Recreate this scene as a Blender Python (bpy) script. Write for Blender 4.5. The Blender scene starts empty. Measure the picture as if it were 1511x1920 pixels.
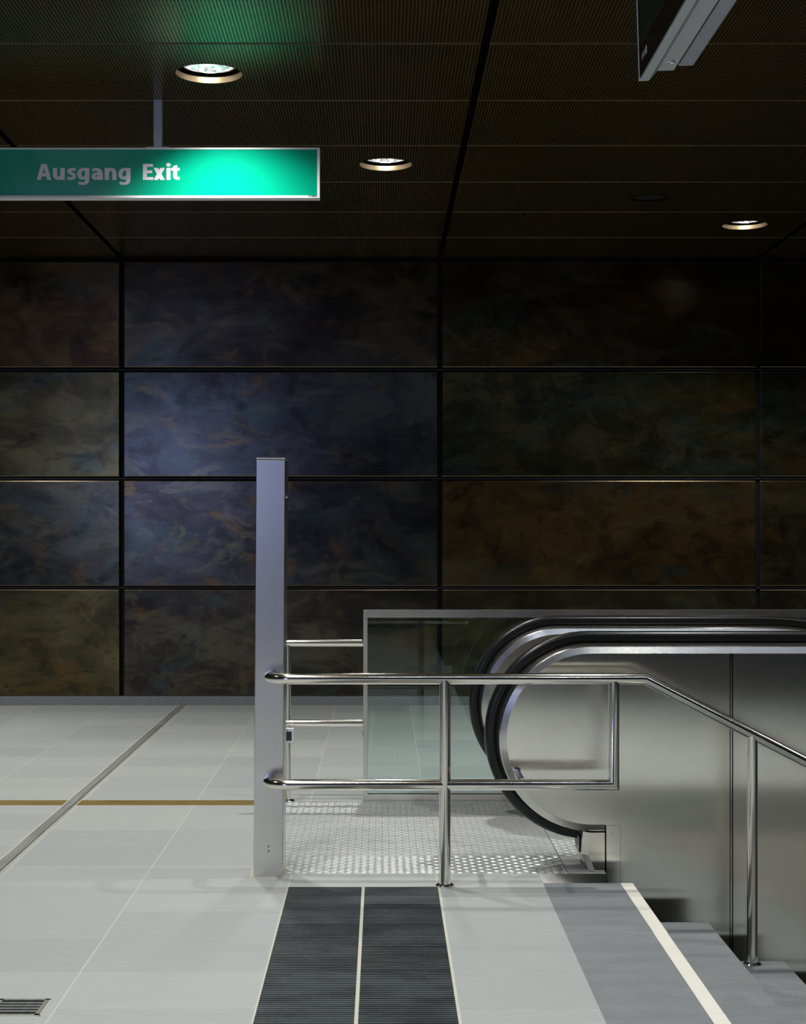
import bpy, bmesh, math, random
from mathutils import Vector, Matrix

random.seed(7)
PI = math.pi
sc = bpy.context.scene
COL = sc.collection

# ------------------------------------------------------------------ camera
F_PX, W_PX = 2914.0, 1511.0
EYE = 1.45
cam = bpy.data.cameras.new('camera')
cam.sensor_fit = 'HORIZONTAL'
cam.sensor_width = 36.0
cam.lens = F_PX / W_PX * 36.0
cam.shift_x = (755.5 - 717.0) / W_PX
cam.shift_y = (990.0 - 960.0) / W_PX
cam.clip_start = 0.05
cam_ob = bpy.data.objects.new('camera', cam)
COL.objects.link(cam_ob)
cam_ob.location = (0, 0, EYE)
cam_ob.rotation_euler = (PI / 2, 0, 0)
sc.camera = cam_ob

# ------------------------------------------------------------------ world, exposure, room lights
world = bpy.data.worlds.new('world')
sc.world = world
world.use_nodes = True
world.node_tree.nodes['Background'].inputs[0].default_value = (0.9, 0.95, 1.0, 1)
world.node_tree.nodes['Background'].inputs[1].default_value = 0.010
sc.view_settings.view_transform = 'Standard'
sc.view_settings.look = 'None'
sc.view_settings.exposure = 0.25
sc.view_settings.gamma = 1.0
sc.view_settings.use_curve_mapping = False
sc.cycles.use_denoising = True
sc.cycles.max_bounces = 8
sc.cycles.glossy_bounces = 5
sc.cycles.diffuse_bounces = 4
sc.cycles.transmission_bounces = 6
sc.cycles.transparent_max_bounces = 12
sc.cycles.sample_clamp_indirect = 4.0
sc.cycles.sampling_pattern = 'TABULATED_SOBOL'
sc.cycles.caustics_reflective = False
sc.cycles.caustics_refractive = False

CEIL = 3.658
LAMP_W = 190.0
LAMP_COL = (1.0, 0.985, 0.935)
LAMP_CONE = math.radians(118)


def spot(name, x, y, z, power, tilt=(0, 0), parent=None, cone=LAMP_CONE, col=LAMP_COL):
    l = bpy.data.lights.new(name, 'SPOT')
    l.energy = power
    l.color = col
    l.spot_size = cone
    l.spot_blend = 0.9
    l.shadow_soft_size = 0.06
    o = bpy.data.objects.new(name, l)
    COL.objects.link(o)
    o.location = (x, y, z)
    o.rotation_euler = (tilt[0], tilt[1], 0)
    if parent:
        o.parent = parent
    return o


# the hall's further downlights, on the same ceiling grid but outside the frame
for lx, ly, p in ((-3.45, 9.455, 1.0), (-3.2, 11.34, 1.0), (-3.45, 5.66, 1.0), (1.75, 6.61, 1.0), (4.4, 9.455, .8),
                  (-0.84, 3.78, 1.0), (1.75, 2.83, 1.0), (-3.45, 1.9, .8), (-0.84, 5.66, .65), (0.02, 1.9, .9), (-.84, -.9, .9), (-3.45, -1.9, .8),
                  (-2.2, -4.0, .8), (3.6, 5.66, .7)):
    spot('downlight_lamp', lx, ly, CEIL - 0.01, LAMP_W * p)


def area(name, loc, rot, sx, sy, power, col):
    l = bpy.data.lights.new(name, 'AREA')
    l.shape = 'RECTANGLE'
    l.size, l.size_y = sx, sy
    l.energy = power
    l.color = col
    o = bpy.data.objects.new(name, l)
    COL.objects.link(o)
    o.location = loc
    o.rotation_euler = rot
    return o


# cool lit display case on the far side of the hall, behind the camera
area('display_case_light', (-4.35, -5.9, 2.36), (PI / 2, 0, 0), 1.6, 1.5, 84, (0.49, 0.57, 0.98))
# cool strip lamp under the ceiling over the head of the stairs
area('strip_lamp', (1.6, 3.3, CEIL - .02), (0, 0, 0), 3.4, .07, 18, (0.72, 0.82, 1.0))


# ------------------------------------------------------------------ materials
def newmat(name):
    m = bpy.data.materials.new(name)
    m.use_nodes = True
    nt = m.node_tree
    return m, nt, nt.nodes['Principled BSDF']


def N(nt, t, **kw):
    n = nt.nodes.new(t)
    for k, v in kw.items():
        setattr(n, k, v)
    return n


def S(n, i, v):
    n.inputs[i].default_value = v


def L(nt, a, b):
    nt.links.new(a, b)


def math_n(nt, op, a, b=None, c=None):
    n = N(nt, 'ShaderNodeMath', operation=op)
    for i, v in enumerate((a, b, c)):
        if v is None:
            continue
        if isinstance(v, (int, float)):
            n.inputs[i].default_value = v
        else:
            L(nt, v, n.inputs[i])
    return n.outputs[0]


def mixc(nt, fac, a, b, mode='MIX'):
    n = N(nt, 'ShaderNodeMix', data_type='RGBA', blend_type=mode)
    n.clamp_factor = True
    if isinstance(fac, (int, float)):
        n.inputs[0].default_value = fac
    else:
        L(nt, fac, n.inputs[0])
    for i, v in ((6, a), (7, b)):
        if isinstance(v, tuple):
            n.inputs[i].default_value = (*v, 1) if len(v) == 3 else v
        else:
            L(nt, v, n.inputs[i])
    return n.outputs[2]


def noise(nt, vec, scale, detail=4, rough=.55, dist=0.0):
    n = N(nt, 'ShaderNodeTexNoise')
    S(n, 'Scale', scale)
    S(n, 'Detail', detail)
    S(n, 'Roughness', rough)
    S(n, 'Distortion', dist)
    if vec is not None:
        L(nt, vec, n.inputs['Vector'])
    return n.outputs[0]


def mapping(nt, vec, scale=(1, 1, 1), loc=(0, 0, 0)):
    n = N(nt, 'ShaderNodeMapping')
    S(n, 'Scale', scale)
    S(n, 'Location', loc)
    L(nt, vec, n.inputs['Vector'])
    return n.outputs[0]


def ramp(nt, fac, lo, hi):
    n = N(nt, 'ShaderNodeMapRange')
    n.clamp = True
    L(nt, fac, n.inputs[0])
    S(n, 1, lo)
    S(n, 2, hi)
    return n.outputs[0]


def bump(nt, h, strength, dist, bsdf):
    n = N(nt, 'ShaderNodeBump')
    S(n, 'Strength', strength)
    S(n, 'Distance', dist)
    L(nt, h, n.inputs['Height'])
    L(nt, n.outputs[0], bsdf.inputs['Normal'])


def pos(nt):
    return N(nt, 'ShaderNodeNewGeometry').outputs['Position']


def objc(nt):
    return N(nt, 'ShaderNodeTexCoord').outputs['Object']


def plain(name, col, rough=.5, metal=0.0, spec=.5):
    m, nt, b = newmat(name)
    S(b, 'Base Color', (*col, 1))
    S(b, 'Roughness', rough)
    S(b, 'Metallic', metal)
    S(b, 'Specular IOR Level', spec)
    # a little wear in the gloss
    nz = noise(nt, objc(nt), 9, 3)
    r = N(nt, 'ShaderNodeMapRange')
    L(nt, nz, r.inputs[0])
    S(r, 3, rough * .88)
    S(r, 4, min(1, rough * 1.12))
    L(nt, r.outputs[0], b.inputs['Roughness'])
    return m


def brushed(name, col, rough, grain=(3, 3, 220), amt=.05, aniso=0.0):
    """stainless steel with a grain running along the axis that has the small scale"""
    m, nt, b = newmat(name)
    S(b, 'Metallic', 1.0)
    o = objc(nt)
    g = noise(nt, mapping(nt, o, grain), 1.0, 5, .6)
    blot = noise(nt, o, 3.5, 4, .6)
    c = mixc(nt, ramp(nt, g, .3, .7), tuple(x * (1 - amt) for x in col), tuple(min(1, x * (1 + amt)) for x in col))
    c = mixc(nt, ramp(nt, blot, .35, .75), c, tuple(x * .90 for x in col))
    L(nt, c, b.inputs['Base Color'])
    r = N(nt, 'ShaderNodeMapRange')
    L(nt, blot, r.inputs[0])
    S(r, 3, rough * .97)
    S(r, 4, rough * 1.03)
    L(nt, r.outputs[0], b.inputs['Roughness'])
    if aniso:
        S(b, 'Anisotropic', aniso)
        tg = N(nt, 'ShaderNodeTangent', direction_type='RADIAL', axis='Z')
        L(nt, tg.outputs[0], b.inputs['Tangent'])
    return m


M = {}
M['tube'] = brushed('polished_steel_tube', (.84, .82, .76), .15, (6, 6, 60), .03)
M['steel_v'] = brushed('brushed_steel_vertical', (.72, .71, .69), .27, (180, 180, 2.0), .025, .45)
M['steel_h'] = brushed('brushed_steel_horizontal', (.92, .905, .83), .17, (2.0, 2.0, 160), .03, .96)
M['steel_band'] = brushed('steel_band', (.80, .785, .74), .22, (30, 200, 30), .04)
M['steel_frame'] = brushed('steel_frame', (.80, .79, .76), .24, (2, 100, 100), .05)
M['alu'] = plain('grey_anodised_aluminium', (.62, .66, .70), .42, .4)
M['alu_blue'] = plain('blue_grey_aluminium', (.46, .49, .57), .45, .4)
M['alu_white'] = plain('silver_white_frame', (.92, .92, .94), .3, 0)
M['chrome'] = plain('chrome', (.8, .8, .8), .12, 1)
M['rubber'] = plain('black_rubber', (.010, .010, .010), .30, 0, .5)
M['black'] = plain('matt_black', (.004, .004, .004), .8, 0, .1)
M['screen_black'] = plain('black_glass', (.003, .003, .003), .12, 0, .4)
M['screen_olive'] = plain('dark_display', (.012, .014, .009), .3, 0, .4)
M['white'] = plain('white_vinyl', (.92, .91, .95), .4)
M['ink'] = plain('dark_print', (.02, .02, .02), .5)
M['print_grey'] = plain('grey_print', (.35, .37, .37), .5)
M['red'] = plain('red_marker', (.55, .04, .04), .4)
M['brush'] = plain('inlet_brush', (.006, .006, .006), .7, 0, .2)
M['concrete'] = plain('pale_stairwell_side', (.80, .795, .75), .7)
M['cream'] = None


def make_floor():
    m, nt, b = newmat('pale_granite_tiles')
    p = pos(nt)
    sep = N(nt, 'ShaderNodeSeparateXYZ')
    L(nt, p, sep.inputs[0])
    PX, PY = .6045, .3975
    u = math_n(nt, 'DIVIDE', math_n(nt, 'ADD', sep.outputs[0], .3815 + 20 * PX), PX)
    v = math_n(nt, 'DIVIDE', math_n(nt, 'ADD', sep.outputs[1], 20 * PY - 6.272), PY)
    iu, iv = math_n(nt, 'FLOOR', u), math_n(nt, 'FLOOR', v)
    fu, fv = math_n(nt, 'FRACT', u), math_n(nt, 'FRACT', v)
    cell = N(nt, 'ShaderNodeCombineXYZ')
    L(nt, iu, cell.inputs[0])
    L(nt, iv, cell.inputs[1])
    wn = N(nt, 'ShaderNodeTexWhiteNoise', noise_dimensions='3D')
    L(nt, cell.outputs[0], wn.inputs['Vector'])
    # grain of the stone: streaks across the hall, and specks
    streak = noise(nt, mapping(nt, p, (2.2, 22, 1)), 1.0, 5, .6)
    streak2 = noise(nt, mapping(nt, p, (9, 60, 1)), 1.0, 3, .6)
    speck = noise(nt, p, 260, 2, .7)
    big = noise(nt, p, .8, 3)
    c = mixc(nt, wn.outputs['Value'], (.365, .398, .396), (.495, .508, .49))
    c = mixc(nt, math_n(nt, 'MULTIPLY', ramp(nt, streak, .35, .75), .45), c, (.37, .40, .40))
    c = mixc(nt, math_n(nt, 'MULTIPLY', ramp(nt, streak2, .4, .75), .22), c, (.60, .61, .585))
    c = mixc(nt, math_n(nt, 'MULTIPLY', ramp(nt, speck, .48, .72), .55), c, (.66, .67, .65))
    c = mixc(nt, math_n(nt, 'MULTIPLY', ramp(nt, speck, .50, .28), .40), c, (.27, .28, .275))
    c = mixc(nt, math_n(nt, 'MULTIPLY', ramp(nt, big, .35, .7), .22), c, (.44, .48, .49))
    du = math_n(nt, 'MULTIPLY', math_n(nt, 'MINIMUM', fu, math_n(nt, 'SUBTRACT', 1.0, fu)), PX)
    dv = math_n(nt, 'MULTIPLY', math_n(nt, 'MINIMUM', fv, math_n(nt, 'SUBTRACT', 1.0, fv)), PY)
    ju = math_n(nt, 'LESS_THAN', du, .0024)
    jv = math_n(nt, 'LESS_THAN', dv, .0013)
    jn = ramp(nt, noise(nt, p, 1.3, 3), .42, .62)
    c = mixc(nt, math_n(nt, 'MULTIPLY', jv, math_n(nt, 'MULTIPLY', jn, .75)), c, (.60, .585, .49))
    jd = math_n(nt, 'MULTIPLY', jv, math_n(nt, 'SUBTRACT', .55, math_n(nt, 'MULTIPLY', jn, .55)))
    c = mixc(nt, jd, c, (.24, .25, .24))
    c = mixc(nt, math_n(nt, 'MULTIPLY', ju, .8), c, (.66, .65, .54))
    # a few rusty specks
    rust = noise(nt, p, 4.2, 2)
    c = mixc(nt, math_n(nt, 'MULTIPLY', ramp(nt, rust, .765, .80), .3), c, (.55, .45, .25))
    L(nt, c, b.inputs['Base Color'])
    S(b, 'Roughness', .55)
    S(b, 'Specular IOR Level', .35)
    bump(nt, speck, .05, .001, b)
    return m


def make_slate():
    m, nt, b = newmat('dark_basalt')
    p = pos(nt)
    speck = noise(nt, p, 240, 2, .7)
    blot = noise(nt, mapping(nt, p, (5, 12, 5)), 1.0, 6, .65)
    fleck = noise(nt, mapping(nt, p, (18, 60, 18)), 1.0, 3, .6)
    c = mixc(nt, ramp(nt, blot, .3, .7), (.178, .200, .212), (.25, .268, .276))
    c = mixc(nt, math_n(nt, 'MULTIPLY', ramp(nt, speck, .45, .75), .5), c, (.35, .36, .36))
    c = mixc(nt, math_n(nt, 'MULTIPLY', ramp(nt, speck, .5, .25), .5), c, (.09, .097, .10))
    c = mixc(nt, math_n(nt, 'MULTIPLY', ramp(nt, fleck, .70, .80), .35), c, (.42, .38, .32))
    sep = N(nt, 'ShaderNodeSeparateXYZ')
    L(nt, p, sep.inputs[0])
    d = math_n(nt, 'PINGPONG', math_n(nt, 'SUBTRACT', sep.outputs[1], 5.563 - 8.0), .40)
    j = math_n(nt, 'LESS_THAN', d, .0016)
    # only every second position carries a joint
    d2 = math_n(nt, 'PINGPONG', math_n(nt, 'SUBTRACT', sep.outputs[1], 5.563 - 8.0), .80)
    j = math_n(nt, 'MULTIPLY', j, math_n(nt, 'LESS_THAN', d2, .2))
    c = mixc(nt, math_n(nt, 'MULTIPLY', j, .75), c, (.42, .42, .38))
    L(nt, c, b.inputs['Base Color'])
    S(b, 'Roughness', .6)
    S(b, 'Specular IOR Level', .35)
    bump(nt, speck, .05, .001, b)
    return m


def make_panel():
    """burnished steel cladding; each panel's own hue comes from the object colour"""
    m, nt, b = newmat('patinated_steel_cladding')
    o = objc(nt)
    info = N(nt, 'ShaderNodeObjectInfo')
    off = N(nt, 'ShaderNodeVectorMath', operation='ADD')
    L(nt, o, off.inputs[0])
    comb = N(nt, 'ShaderNodeCombineXYZ')
    L(nt, math_n(nt, 'MULTIPLY', info.outputs['Random'], 37.0), comb.inputs[0])
    L(nt, math_n(nt, 'MULTIPLY', info.outputs['Random'], 11.0), comb.inputs[2])
    L(nt, comb.outputs[0], off.inputs[1])
    q = off.outputs[0]
    wide = mapping(nt, q, (1.0, 1, 1.7))
    n1 = noise(nt, wide, .95, 8, .60, 1.2)
    n2 = noise(nt, mapping(nt, q, (1.2, 1, 2.0), (7, 3, 5)), .85, 8, .62, 1.5)
    n3 = noise(nt, mapping(nt, q, (1, 1, 1.5), (2, 9, 1)), 2.6, 9, .72, 1.0)
    n4 = noise(nt, mapping(nt, q, (1, 1, 2.4), (4, 4, 4)), 7.0, 7, .74, 1.6)
    n5 = noise(nt, mapping(nt, q, (1, 1, 1.6), (1, 6, 8)), 16.0, 6, .78, .8)
    n6 = noise(nt, mapping(nt, q, (1.2, 1, 2.2), (5, 2, 8)), 1.5, 9, .66, .8)
    hue = info.outputs['Color']
    dark = mixc(nt, .22, (.013, .012, .012), hue)
    lift = mixc(nt, .5, hue, (.17, .15, .085))
    c = mixc(nt, ramp(nt, n1, .34, .64), dark, hue)
    c = mixc(nt, math_n(nt, 'MULTIPLY', ramp(nt, n2, .555, .615), .40), c, (.058, .100, .092))
    c = mixc(nt, math_n(nt, 'MULTIPLY', ramp(nt, n2, .43, .37), .50), c, (.165, .088, .026))
    c = mixc(nt, math_n(nt, 'MULTIPLY', ramp(nt, n6, .53, .59), .48), c, lift)
    c = mixc(nt, math_n(nt, 'MULTIPLY', ramp(nt, n6, .46, .39), .60), c, dark)
    c = mixc(nt, math_n(nt, 'MULTIPLY', ramp(nt, n3, .55, .62), .30), c, (.19, .155, .070))
    c = mixc(nt, math_n(nt, 'MULTIPLY', ramp(nt, n3, .45, .39), .45), c, (.016, .015, .015))
    c = mixc(nt, math_n(nt, 'MULTIPLY', ramp(nt, n4, .60, .70), .20), c, (.22, .19, .12))
    c = mixc(nt, math_n(nt, 'MULTIPLY', ramp(nt, n4, .43, .35), .45), c, (.012, .012, .012))
    c = mixc(nt, math_n(nt, 'MULTIPLY', ramp(nt, n5, .41, .33), .40), c, (.012, .012, .013))
    L(nt, c, b.inputs['Base Color'])
    S(b, 'Metallic', .82)
    r = N(nt, 'ShaderNodeMapRange')
    L(nt, n3, r.inputs[0])
    S(r, 3, .19)
    S(r, 4, .27)
    L(nt, r.outputs[0], b.inputs['Roughness'])
    bump(nt, n4, .05, .002, b)
    return m


def make_ceiling():
    m, nt, b = newmat('perforated_brown_steel')
    p = pos(nt)
    v = N(nt, 'ShaderNodeVectorMath', operation='FRACTION')
    sc_ = N(nt, 'ShaderNodeVectorMath', operation='MULTIPLY')
    L(nt, p, sc_.inputs[0])
    sc_.inputs[1].default_value = (1 / .0160, 1 / .0145, 0)
    L(nt, sc_.outputs[0], v.inputs[0])
    sub = N(nt, 'ShaderNodeVectorMath', operation='SUBTRACT')
    L(nt, v.outputs[0], sub.inputs[0])
    sub.inputs[1].default_value = (.5, .5, 0)
    ln = N(nt, 'ShaderNodeVectorMath', operation='LENGTH')
    L(nt, sub.outputs[0], ln.inputs[0])
    hole = math_n(nt, 'LESS_THAN', ln.outputs['Value'], .31)
    # plain margins round each panel
    info = objc(nt)
    n1 = noise(nt, mapping(nt, p, (1, 3, 1)), 1.2, 5, .6, .8)
    c = mixc(nt, ramp(nt, n1, .35, .7), (.165, .105, .036), (.125, .095, .040))
    c = mixc(nt, hole, c, (.0015, .0015, .0015))
    L(nt, c, b.inputs['Base Color'])
    L(nt, math_n(nt, 'MULTIPLY', math_n(nt, 'SUBTRACT', 1.0, hole), .75), b.inputs['Metallic'])
    L(nt, math_n(nt, 'MULTIPLY', math_n(nt, 'SUBTRACT', 1.0, hole), .5), b.inputs['Specular IOR Level'])
    S(b, 'Roughness', .26)
    return m


def make_plate():
    m, nt, b = newmat('tread_plate_steel')
    p = pos(nt)
    S(b, 'Metallic', .45)
    sm = noise(nt, mapping(nt, p, (2.2, 5, 2)), 1.0, 6, .65, 1.6)
    fine = noise(nt, p, 60, 4, .6)
    c = mixc(nt, ramp(nt, sm, .45, .62), (.56, .58, .58), (.62, .63, .615))
    c = mixc(nt, math_n(nt, 'MULTIPLY', ramp(nt, sm, .44, .32), .7), c, (.36, .38, .39))
    c = mixc(nt, math_n(nt, 'MULTIPLY', ramp(nt, fine, .5, .75), .25), c, (.48, .48, .46))
    L(nt, c, b.inputs['Base Color'])
    S(b, 'Roughness', .42)
    return m


def make_granite():
    m, nt, b = newmat('grey_granite_skirting')
    p = pos(nt)
    s1 = noise(nt, p, 90, 3, .7)
    c = mixc(nt, ramp(nt, s1, .35, .65), (.20, .225, .23), (.36, .38, .38))
    L(nt, c, b.inputs['Base Color'])
    S(b, 'Roughness', .5)
    return m


def make_brass():
    m, nt, b = newmat('aged_brass')
    p = pos(nt)
    n1 = noise(nt, mapping(nt, p, (3, 26, 1)), 1.0, 7, .7, 2.0)
    c = mixc(nt, ramp(nt, n1, .35, .65), (.30, .19, .05), (.50, .38, .13))
    c = mixc(nt, math_n(nt, 'MULTIPLY', ramp(nt, n1, .55, .65), .7), c, (.16, .15, .09))
    L(nt, c, b.inputs['Base Color'])
    S(b, 'Metallic', .6)
    S(b, 'Roughness', .45)
    return m


def make_channel():
    m, nt, b = newmat('worn_steel_channel')
    p = pos(nt)
    n1 = noise(nt, mapping(nt, p, (60, 1.5, 1)), 1.0, 5, .65)
    n2 = noise(nt, p, 1.2, 4)
    c = mixc(nt, ramp(nt, n1, .35, .65), (.33, .34, .32), (.52, .53, .50))
    c = mixc(nt, math_n(nt, 'MULTIPLY', ramp(nt, n2, .5, .7), .35), c, (.22, .23, .20))
    L(nt, c, b.inputs['Base Color'])
    S(b, 'Metallic', .5)
    S(b, 'Roughness', .45)
    return m


def make_rib():
    m, nt, b = newmat('dark_ribbed_tactile')
    p = pos(nt)
    info = N(nt, 'ShaderNodeObjectInfo')
    n1 = noise(nt, mapping(nt, p, (3, 7, 3)), 1.0, 5, .6)
    sp = noise(nt, mapping(nt, p, (30, 120, 100)), 1.0, 3, .7)
    c = mixc(nt, info.outputs['Random'], (.008, .010, .012), (.016, .021, .025))
    c = mixc(nt, math_n(nt, 'MULTIPLY', ramp(nt, n1, .45, .75), .6), c, (.045, .062, .08))
    c = mixc(nt, math_n(nt, 'MULTIPLY', ramp(nt, sp, .68, .78), .45), c, (.30, .30, .27))
    # paler towards the rib crests, in patches
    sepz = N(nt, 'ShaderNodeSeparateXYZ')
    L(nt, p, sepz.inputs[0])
    crest_tone = math_n(nt, 'MULTIPLY', ramp(nt, sepz.outputs[2], .0050, .0062), ramp(nt, n1, .2, .6))
    c = mixc(nt, math_n(nt, 'MULTIPLY', crest_tone, .85), c, (.115, .138, .138))
    L(nt, c, b.inputs['Base Color'])
    S(b, 'Roughness', .42)
    S(b, 'Specular IOR Level', .35)
    return m


def make_glass():
    m, nt, b = newmat('green_tinted_glass')
    nt.nodes.remove(b)
    out = nt.nodes['Material Output']
    tr = N(nt, 'ShaderNodeBsdfTransparent')
    S(tr, 0, (.865, .935, .925, 1))
    gl = N(nt, 'ShaderNodeBsdfGlossy')
    S(gl, 0, (.92, .97, 1, 1))
    S(gl, 'Roughness', .015)
    fr = N(nt, 'ShaderNodeFresnel')
    S(fr, 0, 1.50)
    mx = N(nt, 'ShaderNodeMixShader')
    L(nt, fr.outputs[0], mx.inputs[0])
    L(nt, tr.outputs[0], mx.inputs[1])
    L(nt, gl.outputs[0], mx.inputs[2])
    L(nt, mx.outputs[0], out.inputs[0])
    return m


def make_sign_green():
    m, nt, b = newmat('green_sign_face')
    n1 = noise(nt, objc(nt), 3, 2)
    c = mixc(nt, n1, (.001, .36, .215), (.001, .38, .228))
    L(nt, c, b.inputs['Base Color'])
    S(b, 'Roughness', .12)
    S(b, 'Specular IOR Level', .5)
    return m


def make_lens():
    m, nt, b = newmat('faceted_lamp_reflector')
    o = objc(nt)
    vo = N(nt, 'ShaderNodeTexVoronoi')
    S(vo, 'Scale', 60)
    L(nt, o, vo.inputs['Vector'])
    sp = N(nt, 'ShaderNodeSeparateColor')
    L(nt, vo.outputs['Color'], sp.inputs[0])
    f = ramp(nt, sp.outputs[0], .25, 1.0)
    c = mixc(nt, sp.outputs[1], (.75, .82, 1.0), (1.0, .90, .70))
    S(b, 'Base Color', (.6, .62, .68, 1))
    S(b, 'Metallic', .8)
    S(b, 'Roughness', .2)
    L(nt, c, b.inputs['Emission Color'])
    L(nt, math_n(nt, 'ADD', math_n(nt, 'MULTIPLY', f, 1.0), .22), b.inputs['Emission Strength'])
    return m


def make_burner():
    m, nt, b = newmat('lamp_burner')
    S(b, 'Base Color', (1, 1, 1, 1))
    S(b, 'Emission Color', (1, .96, .86, 1))
    n1 = noise(nt, objc(nt), 30, 2)
    L(nt, math_n(nt, 'ADD', math_n(nt, 'MULTIPLY', n1, 2.0), 34.0), b.inputs['Emission Strength'])
    return m


M['floor'] = make_floor()
M['slate'] = make_slate()
M['panel'] = make_panel()
M['ceil'] = make_ceiling()
M['plate'] = make_plate()
M['granite'] = make_granite()
M['brass'] = make_brass()
M['channel'] = make_channel()
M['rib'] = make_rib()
M['glass'] = make_glass()
M['sign'] = make_sign_green()
M['lens'] = make_lens()
M['burner'] = make_burner()
M['cream'] = plain('cream_stripe', (.86, .84, .76), .6)
M['can'] = plain('bronze_lamp_ring', (.62, .47, .30), .30, .75)
M['glint_edge'] = plain('glint_panel_edge', (.22, .17, .10), .30, .8)  # top and bottom edges: paler patina, with lamp glint put into the colour
M['lit_fold'] = plain('lit_folded_panel_edge', (.34, .28, .16), .4, .4)  # paler on one facing side only: light caught in the joints, painted in
M['grille'] = plain('dark_speaker_mesh', (.006, .006, .008), .6, .2)
M['step_metal'] = plain('escalator_step_metal', (.30, .30, .30), .45, .7)
M['backing'] = plain('dark_subframe', (.006, .006, .007), .7, 0, .2)
M['subbar'] = plain('dark_subframe_bar', (.022, .022, .025), .5, .4)


# ------------------------------------------------------------------ mesh helpers
def obj(name, bm, m, parent=None, loc=(0, 0, 0), smooth=False, angle=35):
    bmesh.ops.recalc_face_normals(bm, faces=bm.faces[:])
    me = bpy.data.meshes.new(name)
    bm.to_mesh(me)
    bm.free()
    if m:
        me.materials.append(m)
    if smooth:
        for p in me.polygons:
            p.use_smooth = True
        me.set_sharp_from_angle(angle=math.radians(angle))
    o = bpy.data.objects.new(name, me)
    COL.objects.link(o)
    o.location = loc
    if parent:
        o.parent = parent
    return o


def empty(name, loc=(0, 0, 0)):
    o = bpy.data.objects.new(name, None)
    COL.objects.link(o)
    o.location = loc
    return o


def tag(o, label, cat, group=None):
    o['label'] = label
    o['category'] = cat
    if group:
        o['group'] = group
    return o


def struct(o):
    o['kind'] = 'structure'
    return o


def box(bm, x0, x1, y0, y1, z0, z1, bev=0.0, seg=1):
    g = bmesh.ops.create_cube(bm, size=1.0)
    vs = g['verts']
    bmesh.ops.scale(bm, vec=(x1 - x0, y1 - y0, z1 - z0), verts=vs)
    bmesh.ops.translate(bm, vec=((x0 + x1) / 2, (y0 + y1) / 2, (z0 + z1) / 2), verts=vs)
    if bev:
        es = list({e for v in vs for e in v.link_edges})
        bmesh.ops.bevel(bm, geom=es, offset=bev, segments=seg, affect='EDGES', profile=.5)


def B(name, m, parent, *a, **k):
    bm = bmesh.new()
    box(bm, *a, **k)
    return obj(name, bm, m, parent)


def prism(bm, pts, axis, a0, a1):
    """extrude a polygon given in the two other axes along axis"""
    def mk(p, a):
        if axis == 'Y':
            return (p[0], a, p[1])
        if axis == 'X':
            return (a, p[0], p[1])
        return (p[0], p[1], a)
    v0 = [bm.verts.new(mk(p, a0)) for p in pts]
    v1 = [bm.verts.new(mk(p, a1)) for p in pts]
    n = len(pts)
    bm.faces.new(v0)
    bm.faces.new(v1)
    for i in range(n):
        j = (i + 1) % n
        bm.faces.new((v0[i], v0[j], v1[j], v1[i]))


def rounded(points, rads, seg=10):
    """round the corners of a polyline"""
    pts = [Vector(p) for p in points]
    out = [pts[0]]
    for i in range(1, len(pts) - 1):
        r = rads[i]
        if not r:
            out.append(pts[i])
            continue
        a, p, b = pts[i - 1], pts[i], pts[i + 1]
        d0, d1 = (a - p).normalized(), (b - p).normalized()
        ang = d0.angle(d1)
        t = r / math.tan(ang / 2)
        c = p + (d0 + d1).normalized() * (r / math.sin(ang / 2))
        s, e = p + d0 * t - c, p + d1 * t - c
        tot = s.angle(e)
        ax = s.cross(e).normalized()
        for k in range(seg + 1):
            out.append(c + Matrix.Rotation(tot * k / seg, 3, ax) @ s)
    out.append(pts[-1])
    return out


def tube(bm, pts, r, n=24, cap=True):
    pts = [Vector(p) for p in pts]
    d = [(pts[i + 1] - pts[i]).normalized() for i in range(len(pts) - 1)]
    ref = Vector((0, 0, 1)) if abs(d[0].z) < .9 else Vector((0, 1, 0))
    u = d[0].cross(ref).normalized()
    rings = []
    for i, p in enumerate(pts):
        if i == 0:
            t, nrm = d[0], d[0]
        elif i == len(pts) - 1:
            t, nrm = d[-1], d[-1]
        else:
            t = d[i - 1]
            nrm = (d[i - 1] + d[i]).normalized()
        u = (u - t * u.dot(t)).normalized()
        w = t.cross(u)
        ring = []
        for k in range(n):
            a = 2 * PI * k / n
            q = u * math.cos(a) * r + w * math.sin(a) * r
            # slide along t onto the mitre plane
            q = q - t * (q.dot(nrm) / t.dot(nrm))
            ring.append(bm.verts.new(p + q))
        rings.append(ring)
        if 0 < i < len(pts) - 1:
            u = (u - d[i] * u.dot(d[i]))
            if u.length < 1e-4:
                u = w
            u.normalize()
    for a, b in zip(rings, rings[1:]):
        for k in range(n):
            j = (k + 1) % n
            bm.faces.new((a[k], a[j], b[j], b[k]))
    if cap:
        bm.faces.new(rings[0])
        bm.faces.new(rings[-1])


def T(name, m, parent, pts, r, n=28):
    bm = bmesh.new()
    tube(bm, pts, r, n)
    return obj(name, bm, m, parent, smooth=True, angle=30)


def lathe(bm, prof, center, n=32, axis='Z'):
    rings = []
    for r, h in prof:
        ring = []
        for k in range(n):
            a = 2 * PI * k / n
            x, y = r * math.cos(a), r * math.sin(a)
            v = {'Z': (x, y, h), 'Y': (x, h, y), 'X': (h, x, y)}[axis]
            ring.append(bm.verts.new(Vector(center) + Vector(v)))
        rings.append(ring)
    for a, b in zip(rings, rings[1:]):
        for k in range(n):
            j = (k + 1) % n
            bm.faces.new((a[k], a[j], b[j], b[k]))
    return rings


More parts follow.
